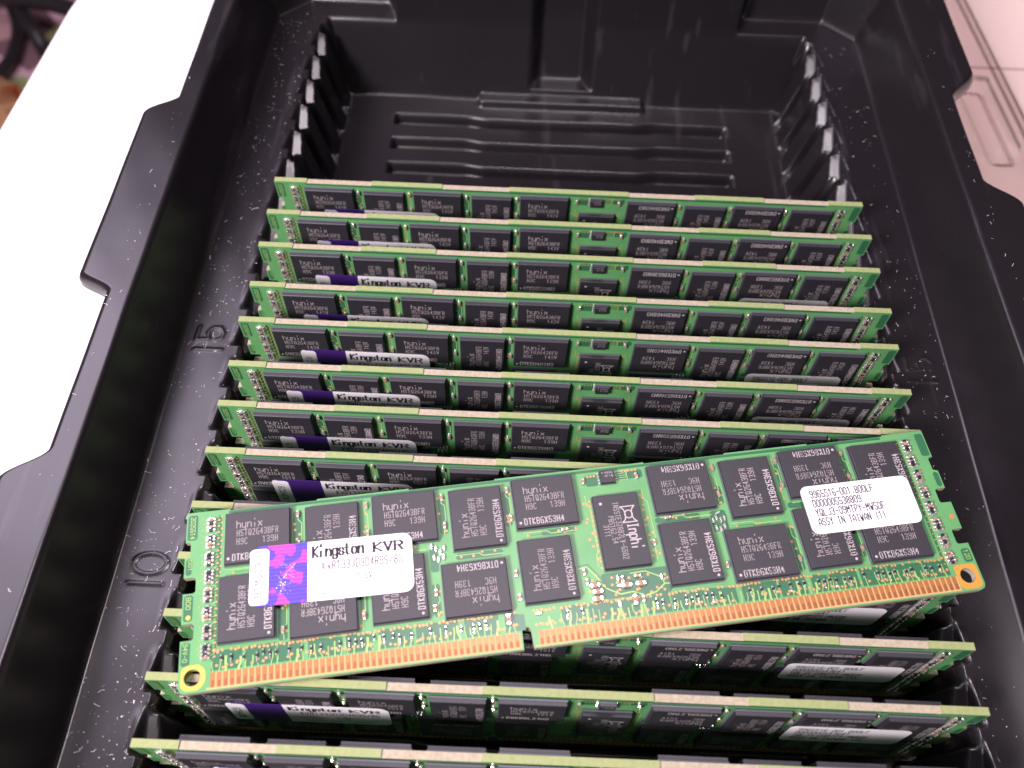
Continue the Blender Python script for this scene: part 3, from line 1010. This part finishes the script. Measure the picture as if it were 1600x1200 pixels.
def serial_label_mesh(lines):
    mb = MB()
    w, h = 20.0, 8.9
    mb.prism(rrect(0, 0, w, h, 1.3), 0, .09, 'paper', 'paper_side')
    z = .105
    for i, (s, x, ww) in enumerate(lines):
        text(mb, s, x, h - 2.25 - i * 1.72, ww, 1.3, z, 'ink', .17, gap=.46)
    return mb.build_mesh('serial_label')


BOARD = board_mesh()
CH = {
    'a': chip_mesh("139H", "DTKBGX53H4"),
    'b': chip_mesh("143V", "DWKBH468H3"),
    'c': chip_mesh("139H", "DTKBG538AH3"),
    'd': chip_mesh("151V", "DWKBBL27H0"),
}
BACK = back_chip_mesh()
REG = register_mesh()
EEP = eeprom_mesh()
CAP = cap_mesh()
CAPB = cap_mesh(1.7, .95, .75)
CAPS = cap_mesh(.95, .42, .4, 'solder')
ARR = [array_mesh(i) for i in range(4)]
PINR = [pin_resistor_mesh(i) for i in range(4)]
BRAND = {'loose': brand_label_mesh('holo', "BOM5C9"), 'std': brand_label_mesh('purple', "BOM5C9")}
SER = {
    'loose': serial_label_mesh([("9965516-001.B00LF", 1.6, 11.6), ("0000005538809", 1.6, 8.8), ("YQLJ3-09MTPY-MW5DF", 1.6, 12.6), ("ASSY IN TAIWAN (1)", 1.6, 12.2)]),
    'std': serial_label_mesh([("9965516-001.B00LF", 1.6, 11.6), ("0000005547647", 1.6, 8.8), ("YQLJ3-09MTPY-MW5DF", 1.6, 12.6), ("ASSY IN TAIWAN (1)", 1.6, 12.2)]),
}

# package centres and turns (degrees)
TOP = [(12.1, 24.3, 0), (24.6, 22.95, 90), (36.9, 24.4, 0), (49.3, 23.0, 90), (61.3, 24.55, 0), (85.7, 24.25, 180), (98.05, 22.8, 90), (110.15, 24.3, 180), (122.4, 22.9, 90)]
LOW = [(10.5, 12.35, 90), (22.75, 10.85, 180), (35.2, 12.25, 90), (47.75, 10.85, 180), (60.05, 12.4, 90), (84.65, 12.4, 90), (96.65, 10.75, 0), (108.75, 12.25, 90), (120.65, 11.0, 0)]
CAPS_AT = [(18.75, 27.6, 90, CAP), (18.9, 22.2, 90, CAP), (30.45, 27.7, 90, CAP), (30.5, 22.6, 90, CAP), (43.5, 27.6, 90, CAP), (43.6, 22.4, 90, CAP), (55.0, 27.6, 90, CAP), (55.1, 22.3, 90, CAP),
           (68.7, 27.6, 80, CAP), (78.4, 27.6, 100, CAP), (92.3, 27.4, 90, CAP), (92.2, 22.3, 90, CAP), (104.0, 27.4, 90, CAP), (104.0, 22.6, 90, CAP), (116.5, 27.4, 90, CAP), (116.5, 22.8, 90, CAP),
           (41.0, 18.9, 90, CAPS), (41.7, 18.4, 90, CAPS), (42.4, 17.8, 90, CAPS), (43.1, 18.4, 90, CAPS), (41.3, 16.9, 90, CAPS), (42.0, 16.5, 90, CAPS), (42.9, 16.9, 90, CAPS),
           (90.0, 17.6, 90, CAPS), (90.7, 17.9, 90, CAPS), (91.4, 17.5, 90, CAPS), (92.1, 17.8, 90, CAPS), (90.3, 16.2, 90, CAPS), (91.0, 15.9, 90, CAPS), (91.8, 16.3, 90, CAPS), (91.2, 18.9, 20, CAPS)]
CAPS_LOW = [(66.0, 11.3, 90, CAP), (66.2, 9.6, 90, CAP), (67.4, 8.8, 0, CAPB), (67.7, 7.7, 0, CAPB), (67.5, 6.5, 0, CAPB), (71.4, 9.6, 90, CAPS), (72.2, 9.3, 90, CAP), (72.7, 8.2, 0, CAPB), (75.1, 8.2, 0, CAPB), (74.8, 9.6, 0, CAP),
            (71.6, 8.3, 0, CAPS), (70.9, 5.3, 90, CAPS), (73.6, 5.6, 90, CAPB), (75.0, 5.6, 90, CAP), (78.9, 14.9, 90, CAP), (78.8, 8.9, 90, CAPS), (52.4, 5.0, 90, CAPB), (57.4, 5.4, 0, CAPS), (40.7, 8.4, 90, CAP), (16.2, 8.0, 90, CAP),
            (29.2, 8.5, 90, CAP), (54.7, 8.4, 90, CAP), (54.6, 12.5, 90, CAP), (41.1, 10.9, 90, CAP), (103.1, 9.0, 90, CAP), (114.4, 9.5, 90, CAP), (90.4, 9.5, 90, CAP), (64.0, 19.2, 5, CAP), (82.2, 19.1, 5, CAP)]


def place(x, y, rot, z=0.0, flip=False):
    m = Matrix.Translation((x * MM, y * MM, z * MM))
    if flip:
        m = m @ Matrix.Rotation(math.pi, 4, 'Y')
    return m @ Matrix.Rotation(math.radians(rot), 4, 'Z')


def module(mtx, kind, loose=False, brand=None, serial=None):
    root = bpy.data.objects.new('memory_module', None)
    COL.objects.link(root)
    root.empty_display_size = 0.01
    root.matrix_world = mtx
    obj('circuit_board', BOARD, root)
    for x, y, r in TOP + LOW:
        obj('memory_chip', CH[kind], root, place(x + rnd.uniform(-.06, .06), y + rnd.uniform(-.06, .06), r + rnd.uniform(-.3, .3)))
    if not loose:
        for x, y, r in TOP:
            obj('back_memory_chip', BACK, root, place(x, y, r, -BT, True))
    obj('register_chip', REG, root, place(73.6, 17.65, -90))
    obj('small_chip', EEP, root, place(73.2, 27.85, 0))
    for x, y, r, me in CAPS_AT + (CAPS_LOW if loose else []):
        obj('capacitor', me, root, place(x, y, r + rnd.uniform(-3, 3), .045))
    for i in range(8):
        y = 6.0 + i * 3.06
        obj('resistor_array', ARR[i % 4], root, place(4.15 + rnd.uniform(-.08, .08), y, 0, .045))
        obj('resistor_array', ARR[(i + 2) % 4], root, place(BW - 4.15 + rnd.uniform(-.08, .08), y, 180, .045))
    if loose:
        i = 0
        x = 6.6
        while x < 127 and i < 84:
            if not (50.8 < x < 58.6 or 64.8 < x < 76.2 or rnd.random() < .12):
                obj('pin_resistor', PINR[i % 4], root, place(x, 4.75 + rnd.uniform(-.25, .25), rnd.uniform(-8, 8), .045))
            i += 1
            x += rnd.choice([1.0, 1.0, 1.5, 2.0, 2.5])
    bx, by, br = brand
    obj('brand_label', BRAND['loose' if loose else 'std'], root, Matrix.Translation((bx * MM, by * MM, 1.15 * MM)) @ Matrix.Rotation(math.radians(br), 4, 'Z'))
    sx, sy, sr = serial
    obj('serial_label', SER['loose' if loose else 'std'], root, Matrix.Translation((sx * MM, sy * MM, 1.15 * MM)) @ Matrix.Rotation(math.radians(sr), 4, 'Z'))
    return root


TOPY = [-0.14, -10.02, -19.57, -30.42, -39.6, -50.34, -59.42, -69.44, -80.33, -89.82, -99.67, -109.89, -119.79]
DX = [-0.14, 0.02, 0.03, 0.3, -0.13, 0.14, 0.05, -0.04, 0.02, -0.04, -0.01, -0.3, 0.1]
LEAN = [-0.0328, 0.0048, -0.0077, 0.0271, 0.0105, -0.0145, 0.0282, 0.0146, 0.0147, 0.0103, 0.0241, 0.046, 0.0111]
KINDS = ['b', 'b', 'c', 'b', 'b', 'c', 'c', 'd', 'd', 'd', 'd', 'd', 'a']
# top left corner height of the two labels, measured per module
BR = [(10.2, 23.1), (10.1, 23.7), (11.0, 23.0), (10.1, 23.2), (11.3, 23.0), (10.1, 24.0), (10.3, 22.0), (10.8, 22.7), (10.5, 23), (10.5, 23), (10.7, 23), (11.0, 23.3), (10.8, 23)]
SE = [(105.4, 18.6), (105.4, 18.8), (105.4, 20.9), (104.8, 19.4), (104.8, 21.0), (104.6, 21.1), (105.2, 20.9), (105, 21), (105, 21), (103.6, 23.3), (104.9, 22.6), (103.8, 23.5), (104.5, 22)]
ORD = ['farthest back, in front of the empty slots', 'second from the back', 'third from the back', 'fourth from the back, just behind slot number 15',
       'fifth from the back, at slot number 15', 'sixth from the back', 'seventh from the back', 'eighth from the back, directly behind the loose module',
       'ninth from the back, hidden by the loose module', 'tenth from the back, under the loose module', 'third from the front of the row',
       'second from the front', 'frontmost, cut off by the photo edge']
for k in range(13):
    a = LEAN[k]
    up = Vector((0, math.sin(a), math.cos(a)))
    nn = Vector((0, -math.cos(a), math.sin(a)))
    top = Vector((DX[k] - BW / 2, TOPY[k], 0.0))
    org = top - up * BH
    m = Matrix(((1, up.x, nn.x, org.x * MM), (0, up.y, nn.y, org.y * MM), (0, up.z, nn.z, org.z * MM), (0, 0, 0, 1)))
    o = module(m, KINDS[k], False, (BR[k][0], BR[k][1] - 10.2, rnd.uniform(-.8, .3)), (SE[k][0], SE[k][1] - 8.9, rnd.uniform(-.4, .6)))
    tag(o, 'green memory module standing in tray, ' + ORD[k], 'memory module', 'memory modules standing in the tray slots')

LO = [2.2924, -86.1562, 1.7038]
LR = [[0.98535, -0.17046, 0.00572], [0.17055, 0.9846, -0.03834], [0.0009, 0.03876, 0.99925]]
RM = Matrix(LR)
o_ = Vector(LO) + RM @ Vector((-BW / 2, -15, 0)) + Vector((0, 0, 0.3))
m = Matrix([[LR[i][0], LR[i][1], LR[i][2], o_[i] * MM] for i in range(3)] + [[0, 0, 0, 1]])
o = module(m, 'a', True, (10.9, 11.95, -1.2), (106.4, 12.5, 0.0))
tag(o, 'loose green memory module lying face up across the standing ones', 'memory module')
